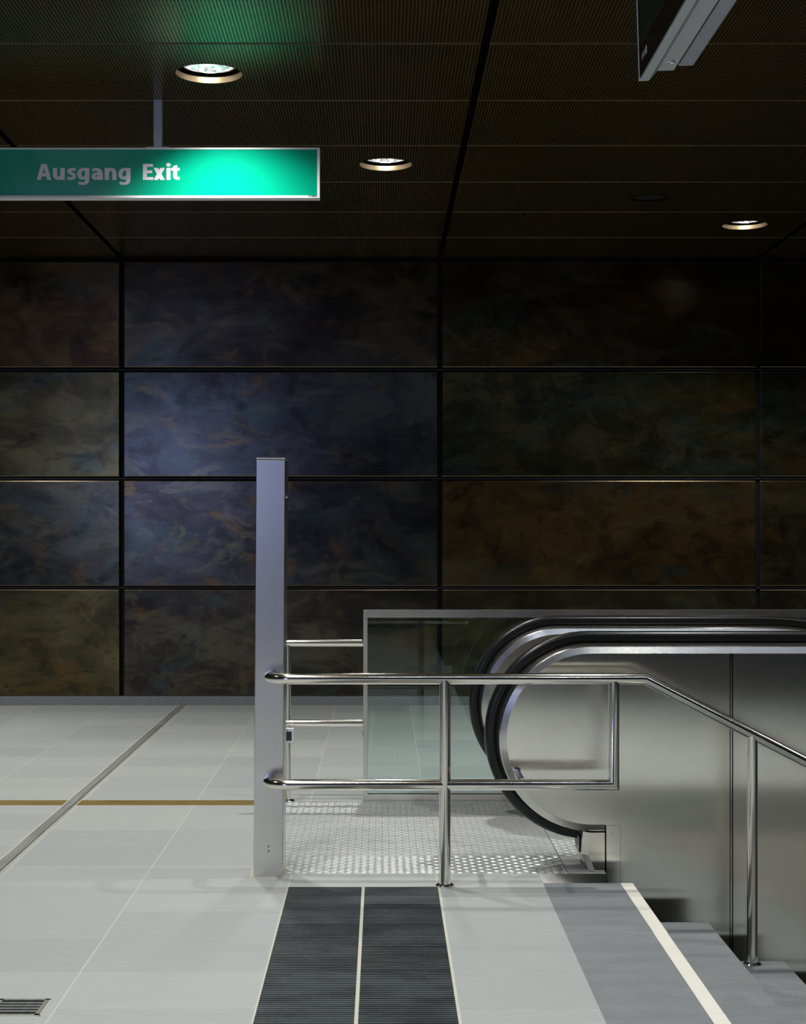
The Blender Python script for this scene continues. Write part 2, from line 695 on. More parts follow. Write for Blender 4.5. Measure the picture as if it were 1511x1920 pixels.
def disc_lathe(name, m, parent, prof, center, n=32, axis='Z', caps=(True, True)):
    bm = bmesh.new()
    rg = lathe(bm, prof, center, n, axis)
    if caps[0]:
        bm.faces.new(rg[0])
    if caps[1]:
        bm.faces.new(rg[-1])
    return obj(name, bm, m, parent, smooth=True)


def text_mesh(name, body, m, parent, x0, x1, z0, cap_h, y, bold=0.0, extrude=.0008):
    """lettering in the XZ plane facing -Y, fitted between x0 and x1 with the given capital height"""
    cu = bpy.data.curves.new(name, 'FONT')
    cu.body = body
    cu.size = 1.0
    cu.offset = bold
    cu.extrude = 0
    o = bpy.data.objects.new(name, cu)
    COL.objects.link(o)
    dg = bpy.context.evaluated_depsgraph_get()
    me = bpy.data.meshes.new_from_object(o.evaluated_get(dg))
    bpy.data.objects.remove(o)
    # capital height measured from a letter E with the same settings
    cu2 = bpy.data.curves.new('cap', 'FONT')
    cu2.body = 'E'
    cu2.offset = bold
    o2 = bpy.data.objects.new('cap', cu2)
    COL.objects.link(o2)
    dg = bpy.context.evaluated_depsgraph_get()
    mc = bpy.data.meshes.new_from_object(o2.evaluated_get(dg))
    hs = [v.co.y for v in mc.vertices]
    ylo, yhi = min(hs), max(hs)
    bpy.data.objects.remove(o2)
    bpy.data.meshes.remove(mc)
    xs = [v.co.x for v in me.vertices]
    xl, xh = min(xs), max(xs)
    bm = bmesh.new()
    bm.from_mesh(me)
    bpy.data.meshes.remove(me)
    for v in bm.verts:
        v.co = Vector((x0 + (v.co.x - xl) / (xh - xl) * (x1 - x0), 0, z0 + (v.co.y - ylo) / (yhi - ylo) * cap_h))
    ext = bmesh.ops.extrude_face_region(bm, geom=bm.faces[:])
    for g in ext['geom']:
        if isinstance(g, bmesh.types.BMVert):
            g.co.y -= extrude
    for v in bm.verts:
        v.co.y += y
    return obj(name, bm, m, parent)


# ------------------------------------------------------------------ the setting
WALL_Y = 12.716
STAIR_Y = 4.38
fl = bmesh.new()
for (x0, x1, y0, y1) in ((-9, .655, -6.0, 6.344), (-9, -.53, 6.344, WALL_Y + .1), (-.53, .655, 6.344, 6.518),
                         (-.53, 9, 8.238, WALL_Y + .1), (.655, 9, .2, STAIR_Y)):
    box(fl, x0, x1, y0, y1, -.25, 0)
struct(obj('floor', fl, M['floor']))

# wall cladding: dark sub-frame, rows of panels as parts
wb = bmesh.new()
box(wb, -7.4, 8.4, WALL_Y + .03, WALL_Y + .15, 0, 4.0)
wall = struct(obj('wall_back', wb, M['backing']))
ROWS = ((2.765, 3.628), (1.871, 2.728), (.976, 1.837), (.077, .946))
for z in (2.7465, 1.854, .961):
    B('joint_bar', M['subbar'], wall, -7.3, 8.3, WALL_Y + .012, WALL_Y + .03, z - .006, z + .006)
JX = [-2.134 + 2.6035 * k for k in range(-2, 5)]
TINTS = {  # hue of each panel's patina
    (1, 0): (.150, .088, .036), (1, 1): (.150, .132, .058), (1, 2): (.110, .106, .082), (1, 3): (.150, .125, .050),
    (2, 0): (.066, .056, .050), (2, 1): (.078, .084, .092), (2, 2): (.076, .072, .074), (2, 3): (.072, .060, .042),
    (3, 0): (.085, .060, .022), (3, 1): (.090, .090, .036), (3, 2): (.190, .112, .036), (3, 3): (.100, .082, .042),
    (4, 0): (.065, .052, .028), (4, 1): (.085, .080, .042), (4, 2): (.130, .105, .050), (4, 3): (.095, .085, .050)}
for ci in range(len(JX) - 1):
    for ri, (z0, z1) in enumerate(ROWS):
        xa, xb = JX[ci] + .0175, JX[ci + 1] - .0175
        bm = bmesh.new()
        box(bm, -(xb - xa) / 2, (xb - xa) / 2, 0, .028, -(z1 - z0) / 2, (z1 - z0) / 2, .006, 2)
        o = obj('wall_panel', bm, M['panel'], wall, ((xa + xb) / 2, WALL_Y, (z0 + z1) / 2))
        o.data.materials.append(M['glint_edge'])
        for f in o.data.polygons:
            if abs(f.normal.z) > .3:
                f.material_index = 1
        o.color = (*TINTS.get((ci, ri), (.06, .055, .045)), 1)
sk = bmesh.new()
box(sk, -7.4, 8.4, WALL_Y - .004, WALL_Y + .03, 0, .073, .002)
struct(obj('baseboard_back', sk, M['granite']))

# ceiling: dark plenum with perforated panels as parts
cb = bmesh.new()
box(cb, -7.4, 8.4, -6.0, WALL_Y + .15, CEIL + .22, CEIL + .3)
ceil = struct(obj('ceiling', cb, M['backing']))
CY = [11.81 - .9453 * k for k in range(0, 13)]
CYE = [WALL_Y - .012] + CY


def cmid(y):
    for a, b in zip(CYE, CYE[1:]):
        if b < y < a:
            return (a + b) / 2


HOLES = [(-.843, cmid(7.58), .161), (.02, cmid(9.46), .159), (2.642, cmid(11.39), .161), (1.785, cmid(10.43), .125)]
for a, b in zip(CYE, CYE[1:]):
    for k in range(len(JX) - 1):
        x0, x1, y0, y1 = JX[k] + .02, JX[k + 1] - .02, b + .011, a - .011
        bm = bmesh.new()
        es = []

        def loop(pts):
            vs = [bm.verts.new((*p, CEIL)) for p in pts]
            for i in range(len(vs)):
                es.append(bm.edges.new((vs[i], vs[(i + 1) % len(vs)])))
        loop([(x0, y0), (x1, y0), (x1, y1), (x0, y1)])
        for hx, hy, hr in HOLES:
            if x0 < hx < x1 and y0 < hy < y1:
                loop([(hx + hr * math.cos(2 * PI * i / 64), hy + hr * math.sin(2 * PI * i / 64)) for i in range(64)])
        bmesh.ops.triangle_fill(bm, edges=es, use_beauty=True, use_dissolve=False)
        ex = bmesh.ops.extrude_face_region(bm, geom=bm.faces[:])
        for g in ex['geom']:
            if isinstance(g, bmesh.types.BMVert):
                g.co.z += .012
        cp = obj('ceiling_panel', bm, M['ceil'], ceil)
        cp.data.materials.append(M['lit_fold'])
        for f in cp.data.polygons:
            if f.normal.y < -.9:
                f.material_index = 1

# brass strip let into the floor
for xa, xb, lab in ((-1.5995, -.535, 'tarnished brass strip in the pale floor between the steel channel and the square column'),
                    (-9, -1.6735, 'tarnished brass strip in the pale floor left of the steel channel')):
    tag(B('expansion_joint_strip', M['brass'], None, xa, xb, 8.130, 8.270, -.02, .0015), lab, 'floor strip', 'brass strips in the floor')

# steel slot channel running towards the wall
ch = empty('slot_channel', (-1.637, 8, 0))
tag(ch, 'long narrow steel channel set in the floor, running to the wall across the brass strip', 'drain channel')


def CB(name, m, x0, x1, z1):
    bm = bmesh.new()
    box(bm, x0, x1, -9.2, WALL_Y - 8 - .006, -.01, z1)
    return obj(name, bm, m, ch)


CB('cover', M['channel'], -.028, .020, .0030)
CB('slot', M['black'], .0200, .0240, .0022)
CB('edge_rail', M['channel'], .0240, .0310, .0034)
CB('edge_rail', plain('pale_mortar', (.62, .61, .53), .8), -.0350, -.028, .0024)
CB('mortar_line', bpy.data.materials['pale_mortar'], .031, .036, .0024)

# floor drain
fd = empty('floor_drain', (-1.098, 4.697, 0))
tag(fd, 'small square slotted steel drain grate in the pale floor at the bottom left', 'drain')
bm = bmesh.new()
hw = .078
for a in ((-hw, hw, hw - .012, hw), (-hw, hw, -hw, -hw + .008), (-hw, -hw + .014, -hw, hw), (hw - .014, hw, -hw, hw)):
    box(bm, *a, -.01, .004)
obj('frame', bm, M['channel'], fd)
bm = bmesh.new()
for a in ((-hw - .004, hw + .004, hw, hw + .004), (-hw - .004, hw + .004, -hw - .004, -hw), (hw, hw + .004, -hw - .004, hw + .004), (-hw - .004, -hw, -hw - .004, hw + .004)):
    box(bm, *a, -.01, .002)
obj('mortar_surround', bm, bpy.data.materials['pale_mortar'], fd)
bm = bmesh.new()
box(bm, -hw + .014, hw - .014, -hw + .008, hw - .012, -.01, .0012)
obj('pit', bm, M['black'], fd)
for i in range(4):
    yy = hw - .012 - (i + 1) * .0272
    bm = bmesh.new()
    box(bm, -hw + .014, hw - .014, yy - .0055, yy + .0055, -.01, .004)
    obj('bar', bm, M['channel'], fd)

# tactile paving
tp = empty('tactile_paving', (-.078, 5.2, 0))
tag(tp, 'two columns of dark ribbed tactile tiles in the pale floor before the railing', 'tactile paving')


def rib_tile_mesh():
    bm = bmesh.new()
    w, d, n = .2935, .2955, 15
    prof = [(-d / 2, -.01), (-d / 2, .001)]
    p = d / n
    for i in range(n):
        c = -d / 2 + (i + .5) * p
        for f, h in ((-.30, .0008), (-.22, .0056), (-.14, .0064), (.14, .0064), (.22, .0056), (.30, .0008)):
            prof.append((c + f * p, h))
    prof += [(d / 2, .001), (d / 2, -.01)]
    prism(bm, prof, 'X', -w / 2, w / 2)
    return bm


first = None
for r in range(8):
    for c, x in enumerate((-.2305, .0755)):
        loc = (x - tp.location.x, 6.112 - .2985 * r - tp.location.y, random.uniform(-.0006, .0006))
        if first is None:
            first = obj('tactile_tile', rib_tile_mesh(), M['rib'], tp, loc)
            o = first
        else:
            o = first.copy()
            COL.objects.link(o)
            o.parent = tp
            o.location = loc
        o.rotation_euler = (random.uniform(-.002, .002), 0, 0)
# grout bed between the tiles
bm = bmesh.new()
box(bm, -.385, .2325, 3.86, 6.266, -.01, .0006)
o = obj('mortar_bed', bm, bpy.data.materials['pale_mortar'], tp, (-tp.location.x, -tp.location.y, 0))

# stairs
st = empty('staircase', (1.0, 5.1, 0))
tag(st, 'dark grey stone stairs going down to the right with a white-striped top edge', 'stairs')
RISE, TREAD, NOSE = .159, .3095, 1.021


def SB(name, m, *a, **k):
    bm = bmesh.new()
    box(bm, *a, **k)
    return obj(name, bm, m, st, (-1.0, -5.1, 0))


SB('landing_edge', M['slate'], .655, .971, STAIR_Y, 6.344, -.2, .0004)
SB('landing_edge', M['slate'], 1.012, NOSE - .001, STAIR_Y, 6.344, -.2, -.002)
ys = [6.344, 5.563, 5.197, 4.64, STAIR_Y]
for a, b in zip(ys, ys[1:]):
    dx = random.uniform(-.0015, .0015)
    bm = bmesh.new()
    box(bm, .971 + dx, NOSE + dx, b + .0006, a - .0006, -.03, .0008)
    s = obj('warning_stripe', bm, M['cream'], st, (-1.0, -5.1, 0))
for k in range(1, 14):
    SB('step', M['slate'], NOSE + TREAD * (k - 1) - .02, NOSE + TREAD * k, STAIR_Y, 6.344, -RISE * k - .16, -RISE * k, bev=.002)
sw = bmesh.new()
box(sw, .98, 6, STAIR_Y - .2, STAIR_Y - .006, -2.6, -.252)
struct(obj('wall_stairwell', sw, M['concrete']))

# ------------------------------------------------------------------ escalator
es_ = empty('escalator', (.9, 7.3, 0))
tag(es_, 'stainless steel escalator going down behind the stair railing, black rubber handrails curving round its end', 'escalator')
EO = (-.9, -7.3, 0)
CX, CZ = .885, .560
Y_NEAR, Y_FAR = 6.70, 7.89
BEND_X, BEND_D = 1.92, 1.2


def path(x_bottom, x_end=5.2, seg=40):
    """(base point, outward normal) along the loop, from its bottom inlet round the end and down the slope"""
    out = []
    if x_bottom > CX:
        for k in range(5):
            out.append((Vector((x_bottom + (CX - x_bottom) * k / 4, 0, CZ)), Vector((0, 0, -1))))
    a0 = -PI / 2
    for k in range(1, seg + 1):
        a = a0 - PI * k / seg
        out.append((Vector((CX, 0, CZ)), Vector((math.cos(a), 0, math.sin(a)))))
    for k in range(1, 7):
        out.append((Vector((CX + (BEND_X - CX) * k / 6, 0, CZ)), Vector((0, 0, 1))))
    for k in range(1, 13):
        a = PI / 2 - math.radians(30) * k / 12
        d = Vector((math.cos(a), 0, math.sin(a)))
        out.append((Vector((BEND_X, 0, CZ - BEND_D)) + d * BEND_D, d))
    b, d = out[-1]
    dirn = Vector((math.cos(math.radians(-30)), 0, math.sin(math.radians(-30))))
    out.append((b + dirn * (x_end - b.x) / dirn.x, d))
    return out


def sweep(bm, pth, prof, y, closed=True):
    rings = []
    for b, n in pth:
        rings.append([bm.verts.new(b + n * r + Vector((0, y + dy, 0))) for r, dy in prof])
    m = len(prof)
    for a, b in zip(rings, rings[1:]):
        for k in range(m if closed else m - 1):
            j = (k + 1) % m
            bm.faces.new((a[k], a[j], b[j], b[k]))
    if closed:
        bm.faces.new(rings[0])
        bm.faces.new(rings[-1])


def arc_prof():
    """section of the rubber handrail: a flat C with round shoulders"""
    pts = []
    hw, r0, r1 = .040, .404, .445
    for k in range(9):
        a = PI / 2 * k / 8
        pts.append((r1 - .018 + .018 * math.sin(a), -hw + .018 - .018 * math.cos(a)))
    for k in range(9):
        a = PI / 2 * k / 8
        pts.append((r1 - .018 + .018 * math.cos(a), hw - .018 + .018 * math.sin(a)))
    pts += [(r0 + .006, hw), (r0, hw - .006), (r0, -hw + .006), (r0 + .006, -hw)]
    return pts


for y in (Y_NEAR, Y_FAR):
    bm = bmesh.new()
    sweep(bm, path(CX), arc_prof(), y)
    hr = obj('handrail', bm, M['rubber'], es_, EO, smooth=True, angle=40)
    # curved deck under the handrail with flat lips on both sides
    bm = bmesh.new()
    prof = [(.404, -.026), (.398, -.032), (.396, -.060), (.3925, -.110), (.3905, -.137), (.3885, -.1405), (.361, -.1500),
            (.361, -.140), (.378, -.130), (.378, .130), (.361, .140), (.361, .1500), (.3885, .1405), (.3905, .137),
            (.3925, .110), (.396, .060), (.398, .032), (.404, .026)]
    sweep(bm, path(.938), prof, y)
    obj('balustrade_deck', bm, M['steel_band'], es_, EO, smooth=True, angle=28)


def arc_pts(r, a0, a1, n):
    return [(CX + r * math.cos(a0 + (a1 - a0) * k / n), CZ + r * math.sin(a0 + (a1 - a0) * k / n)) for k in range(n + 1)]


def slope_pts(r, x_to):
    pts = []
    for k in range(0, 13):
        a = PI / 2 - math.radians(30) * k / 12
        pts.append((BEND_X + (BEND_D + r) * math.cos(a), CZ - BEND_D + (BEND_D + r) * math.sin(a)))
    x, z = pts[-1]
    pts.append((x_to, z - (x_to - x) * math.tan(math.radians(30))))
    return pts


def side_panels(y0, y1):
    R = .3625
    # end panel with the half-round edge
    pts = arc_pts(R, -PI / 2, -3 * PI / 2, 40)
    pts = [(.941, CZ - R)] + pts + [(1.4640, CZ + R), (1.4640, -2.6), (1.004, -2.6), (1.004, .1965), (.941, .1965)]
    bm = bmesh.new()
    prism(bm, pts, 'Y', y0, y1)
    obj('side_panel', bm, M['steel_h'], es_, EO)
    bm = bmesh.new()
    box(bm, .9440, 1.0030, y0 + .001, y1, -2.6, .1955)
    obj('base_panel', bm, M['steel_h'], es_, EO)
    bm = bmesh.new()
    prism(bm, [(1.4785, CZ + R)] + slope_pts(R, 5.1) + [(5.1, -2.6), (1.4785, -2.6)], 'Y', y0, y1)
    obj('side_panel', bm, M['steel_h'], es_, EO)


for y in (Y_NEAR, Y_FAR):
    side_panels(y - .147, y - .125)
    side_panels(y + .125, y + .147)
    bm = bmesh.new()
    box(bm, 1.4680, 1.4735, y - .1465, y - .13, -2.6, CZ + .36)
    obj('joint_strip', bm, M['chrome'], es_, EO)
    # core of the balustrade
    bm = bmesh.new()
    prism(bm, [(1.02, CZ - .36)] + arc_pts(.36, -PI / 2, -3 * PI / 2, 24) + slope_pts(.36, 5.1) + [(5.1, -2.6), (1.02, -2.6)], 'Y', y - .124, y + .124)
    obj('core', bm, M['backing'], es_, EO)
    # handrail inlet box: undercut foot, slanted face towards the landing
    bm = bmesh.new()
    secs = []
    for dy, inset in ((-.150, .030), (-.120, .006), (-.03, 0.0), (.03, 0.0), (.120, .006), (.150, .030)):
        xl = .838 + inset
        ring = [(xl + .004, .166), (xl, .07), (xl + .012, .045), (xl + .028, .002), (.937, .002), (.937, .166)]
        secs.append([bm.verts.new((px, y + dy, pz)) for px, pz in ring])
    for a, b in zip(secs, secs[1:]):
        for k in range(6):
            j = (k + 1) % 6
            bm.faces.new((a[k], a[j], b[j], b[k]))
    bm.faces.new(secs[0])
    bm.faces.new(secs[-1])
    nb = obj('inlet_box', bm, M['steel_h'], es_, EO)
    bm = bmesh.new()
    box(bm, .845, .882, y - .052, y + .052, .100, .168, .006)
    obj('inlet_brush', bm, M['brush'], nb)
    # notice on the box's end: black outline, white field, two dark figures
    bm = bmesh.new()
    prism(bm, [(y - .085, .068), (y + .05, .068), (y + .05, .142), (y - .085, .142)], 'X', .8372, .8385)
    lb = obj('notice', bm, M['ink'], nb)
    bm = bmesh.new()
    prism(bm, [(y - .078, .074), (y + .043, .074), (y + .043, .136), (y - .078, .136)], 'X', .8362, .8380)
    obj('notice_field', bm, M['white'], nb)
    for dy in (-.03, .03):
        bm = bmesh.new()
        box(bm, .8352, .8370, y + dy - .012, y + dy + .012, .088, .124)
        obj('notice_mark', bm, M['ink'], nb)
# rivet on the base strip
disc_lathe('rivet', M['steel_band'], es_, [(.0045, 0), (.0045, .002), (.002, .003)], (.967 - .9, Y_NEAR - .1475 - 7.3, .1605), 14, 'Y')


# tread-plate landing
def tread_plate(name, x0, x1, y0, y1, z, parent, off, hgt=.0016, bars=True, seed=0):
    bm = bmesh.new()
    box(bm, x0, x1, y0, y1, z - .02, z)
    if bars:
        px, py = .0312, .0312
        i = 0
        y = y0 + .012
        while y < y1 - .01:
            j = 0
            x = x0 + .014
            while x < x1 - .014:
                a = PI / 4 * .62 if (i + j) % 2 == 0 else -PI / 4 * .62
                hl, hw2 = .0165, .0042
                ca, sa = math.cos(a), math.sin(a)
                vs = []
                for (lx, ly, lz) in ((-hl, 0, 0), (-hl * .45, -hw2, 0), (hl * .45, -hw2, 0), (hl, 0, 0), (hl * .45, hw2, 0), (-hl * .45, hw2, 0),
                                     (-hl * .6, 0, hgt), (hl * .6, 0, hgt)):
                    vs.append(bm.verts.new((x + lx * ca - ly * sa, y + lx * sa + ly * ca, z + lz)))
                for f in ((0, 1, 6), (1, 2, 7, 6), (2, 3, 7), (3, 4, 7), (4, 5, 6, 7), (5, 0, 6)):
                    bm.faces.new([vs[q] for q in f])
                x += px
                j += 1
            y += py
            i += 1
    return obj(name, bm, M['plate'], parent, off)


tread_plate('tread_plate', -.53, .778, 6.520, 6.868, 0, es_, EO, .0034)
tread_plate('tread_plate', -.53, .778, 6.870, 7.874, -.0004, es_, EO, .0011)
tread_plate('tread_plate', -.53, .778, 7.876, 8.234, 0, es_, EO, .0020)
tread_plate('skirt_plate', .781, .938, 6.520, 6.868, 0, es_, EO, bars=False)
tread_plate('tread_plate', .781, 1.0, 6.870, 7.874, 0, es_, EO, .0016)
tread_plate('skirt_plate', .781, .938, 7.876, 8.234, 0, es_, EO, bars=False)
bm = bmesh.new()
box(bm, .66, .9405, 6.5185, 6.5205, -.25, 0)
obj('plate_edge', bm, M['steel_h'], es_, EO)
bm = bmesh.new()
box(bm, -.53, .944, 6.53, 8.23, -.4, -.03)
obj('pit_frame', bm, M['backing'], es_, EO)
bm = bmesh.new()
prism(bm, [(.6555, .000), (.84, -.100), (.84, -.2), (.6555, -.2)], 'Y', 6.345, 6.5183)
struct(obj('trim_1', bm, M['alu_white']))
bm = bmesh.new()
box(bm, 1.0, 1.16, 6.87, 7.72, -.03, 0)
for k in range(60):
    yy = 6.88 + k * .0138
    box(bm, 1.10, 1.2, yy, yy + .006, -.012, .003)
obj('comb_plate', bm, M['step_metal'], es_, EO)
for k in range(7):
    z = 0.0 - max(0, k - 1) * .2
    bm = bmesh.new()
    box(bm, 1.19 + k * .4, 1.59 + k * .4, 6.87, 7.72, z - .23, z - .008)
    obj('escalator_step', bm, M['step_metal'], es_, EO)

# ------------------------------------------------------------------ glass balustrade beyond the escalator
gb = empty('glass_balustrade', (-.1, 8.27, 0))
tag(gb, 'steel-framed glass balustrade panel standing beyond the escalator', 'balustrade')
GO = (.1, -8.27, 0)


def GBX(name, m, *a, **k):
    bm = bmesh.new()
    box(bm, *a, **k)
    return obj(name, bm, m, gb, GO)


GBX('stile', M['steel_frame'], -.102, -.079, 8.253, 8.293, 0, .974, bev=.001)
GBX('top_rail', M['steel_frame'], -.102, 5.2, 8.253, 8.293, .974, 1.0145, bev=.001)
GBX('bottom_rail', M['steel_frame'], -.084, 5.2, 8.256, 8.290, 0, .035, bev=.001)
GBX('glass_pane', M['glass'], -.079, 5.2, 8.268, 8.278, .035, .974)
lk = GBX('lock', M['ink'], -.1045, -.102, 8.262, 8.28, .345, .375)

# ------------------------------------------------------------------ railing on the far side
fr = empty('far_railing', (-.5, 8.253, 0))
tag(fr, 'small steel railing between the square column and the glass balustrade, card reader on its post', 'railing')
FO = (.5, -8.253, 0)
YF = 8.240


def FT(name, pts, r):
    bm = bmesh.new()
    tube(bm, pts, r, 24)
    return obj(name, bm, M['tube'], fr, FO, smooth=True, angle=30)


FT('upper_rail', [(-.552, YF, .841), (-.1025, YF, .841)], .0190)
FT('lower_rail', [(-.552, YF, .416), (-.1025, YF, .416)], .0190)
FT('post', [(-.5005, YF, .0), (-.5005, YF, .839)], .0150)
disc_lathe('base_flange', M['chrome'], fr, [(.036, 0), (.036, .006), (.030, .010), (.016, .012)], (0.0, YF - 8.253, 0), 28)
rd = empty('card_reader', (-.489, YF - .027, .354))
tag(rd, 'small pale card reader box with a dark window fixed to the far railing post', 'card reader')
bm = bmesh.new()
box(bm, -.0225, .0225, -.009, .011, -.039, .039, .003)
obj('housing', bm, M['alu_white'], rd)
bm = bmesh.new()
box(bm, -.019, .010, -.0105, -.008, -.027, .022)
obj('window', bm, M['ink'], rd)
disc_lathe('indicator', M['red'], rd, [(.004, 0), (.004, -.0022)], (-.013, -.0088, .030), 12, 'Y')

# ------------------------------------------------------------------ stair railing in front
sr = empty('stair_railing', (.2526, 6.29, 0))
tag(sr, 'polished tubular steel railing from the square column along the escalator and down the stairs', 'railing')
RO = (-.2526, -6.29, 0)
YR = 6.29
RT = .0222


def RTB(name, pts, r=RT):
    bm = bmesh.new()
    tube(bm, pts, r, 28)
    return obj(name, bm, M['tube'], sr, RO, smooth=True, angle=30)


ZU, ZL = .8395, .4105
slope = .5165
xb = (1210 - 717) * YR / F_PX
up = rounded([(-.462, 6.449, ZU), (-.462, YR, ZU), (xb, YR, ZU), (4.6, YR, ZU - (4.6 - xb) * slope)], [0, .085, 0, 0], 12)
RTB('upper_rail', up)
lo = rounded([(-.468, 6.449, ZL), (-.468, YR, ZL), (.9365, YR, ZL), (.9365, YR, ZU - .01)], [0, .085, 0, 0], 12)
RTB('lower_rail', lo)
RTB('post', [(.2526, YR, 0), (.2526, YR, ZU - .005)], .0235)
for px_, k in ((1.4965, 2), (1.4965 + TREAD * 4, 6)):
    RTB('post', [(px_, YR, -RISE * k), (px_, YR, ZU - (px_ - xb) * slope - .004)], .0215)
for x_, z_ in ((.2526, 0), (1.4965, -RISE * 2), (1.4965 + TREAD * 4, -RISE * 6)):
    disc_lathe('base_flange', M['chrome'], sr, [(.0375, 0), (.0375, .005), (.034, .009), (.024, .011)], (x_ - .2526, 0, z_), 32)
RTB('wall_bracket', [(.567, YR, ZL + .014), (.567, Y_NEAR - .1485, ZL + .014)], .0125)
disc_lathe('bracket_plate', M['tube'], sr, [(.017, 0), (.017, -.003), (.013, -.004)], (.567 - .2526, Y_NEAR - .1473 - YR, ZL + .014), 24, 'Y')

# ------------------------------------------------------------------ square steel column
pc = empty('service_column', (-.4748, 6.54, 0))
tag(pc, 'tall square brushed steel column standing at the left end of the stair railing', 'column')
pc.rotation_euler = (0, .0063, 0)
bm = bmesh.new()
box(bm, -.061, .061, -.089, .089, 0, 1.733, .003, 2)
obj('shaft', bm, M['steel_v'], pc)
bm = bmesh.new()
box(bm, -.059, .059, -.087, .087, 1.732, 1.7355)
obj('cap_joint', bm, M['ink'], pc)
bm = bmesh.new()
box(bm, -.0612, .0612, -.0892, .0892, 1.7355, 1.742, .0015)
obj('cap', bm, M['steel_v'], pc)
for z in (.1265, .1065):
    s_ = disc_lathe('screw', M['steel_band'], pc, [(.0068, 0), (.0068, -.0025), (.004, -.0030)], (-.0005, -.0888, z), 20, 'Y')
    disc_lathe('screw_recess', M['ink'], s_, [(.0026, 0), (.0026, -.0006)], (-.0005, -.0888 - .0029, z), 12, 'Y')
bm = bmesh.new()
lathe(bm, [(.007, 0), (.007, .004), (.004, .006)], (.061, -.02, 1.583), 16, 'X')
obj('side_button', bm, M['chrome'], pc)
bm = bmesh.new()
box(bm, -.078, .078, -.104, .104, 0, .0012)
obj('mortar_foot', bm, bpy.data.materials['pale_mortar'], pc)

# ------------------------------------------------------------------ hanging exit sign
SY = 8.0
mpp = SY / F_PX
sx1 = (599.5 - 717) * mpp
sz1, sz0 = EYE + (990 - 277) * mpp, EYE + (990 - 371.5) * mpp
sx0 = sx1 - 3.2
sg = empty('exit_sign', ((sx0 + sx1) / 2, SY + .03, sz0))
tag(sg, 'long green hanging sign reading Ausgang Exit in a pale frame below the ceiling', 'sign')
GOS = (-(sx0 + sx1) / 2, -(SY + .03), -sz0)


def SGB(name, m, *a, parent=sg, **k):
    bm = bmesh.new()
    box(bm, *a, **k)
    return obj(name, bm, m, parent, GOS if parent is sg else (0, 0, 0))


fw = .0145
SGB('housing', M['alu_white'], sx0, sx1, SY + .002, SY + .062, sz0, sz1, bev=.0015)
SGB('face', M['sign'], sx0 + fw, sx1 - fw, SY - .0005, SY + .002, sz0 + fw * .9, sz1 - fw * .6)
SGB('frame_edge', M['alu_white'], sx0, sx1, SY - .003, SY + .002, sz0, sz0 + fw * .9, bev=.0008)
SGB('frame_edge', M['alu_white'], sx0, sx1, SY - .003, SY + .002, sz1 - fw * .6, sz1, bev=.0008)
SGB('frame_edge', M['alu_white'], sx1 - fw * .8, sx1, SY - .003, SY + .002, sz0 + fw * .9, sz1 - fw * .6, bev=.0008)
SGB('frame_edge', M['alu_white'], sx0, sx0 + fw * .8, SY - .003, SY + .002, sz0 + fw * .9, sz1 - fw * .6, bev=.0008)
for hx in ((295 - 717) * mpp, (295 - 717) * mpp - 1.55):
    SGB('hanger', M['alu_blue'], hx - .021, hx + .021, SY + .012, SY + .050, sz1, CEIL + .02)
    SGB('hanger_foot', M['alu_white'], hx - .06, hx + .06, SY + .008, SY + .054, sz1, sz1 + .006)
zb = EYE + (990 - 338.0) * mpp


# broad humanist lettering, drawn with a flat pen; units: 151 to the capital height
def pen(bm, pts, hx=19.0, hy=13.0, sub=6):
    """ribbon of an elliptical pen (half widths hx, hy) along a smooth path"""
    P = [Vector((*p, 0)) for p in pts]
    if len(P) > 2:
        Q = []
        for k in range(len(P) - 1):
            p0, p1, p2, p3 = P[max(k - 1, 0)], P[k], P[k + 1], P[min(k + 2, len(P) - 1)]
            for q in range(sub):
                t = q / sub
                Q.append(.5 * (2 * p1 + (p2 - p0) * t + (2 * p0 - 5 * p1 + 4 * p2 - p3) * t * t + (3 * p1 - p0 - 3 * p2 + p3) * t ** 3))
        P = Q + [P[-1]]
    a, b = [], []
    for k, p in enumerate(P):
        d = (P[min(k + 1, len(P) - 1)] - P[max(k - 1, 0)]).normalized()
        n = Vector((-d.y, d.x, 0))
        h = math.hypot(hx * n.x, hy * n.y)
        a.append(bm.verts.new(p + n * h))
        b.append(bm.verts.new(p - n * h))
    for k in range(len(P) - 1):
        bm.faces.new((a[k], a[k + 1], b[k + 1], b[k]))


def poly(bm, pts):
    bm.faces.new([bm.verts.new((*p, 0)) for p in pts])


def rect(bm, x0, x1, y0, y1):
    poly(bm, ((x0, y0), (x1, y0), (x1, y1), (x0, y1)))


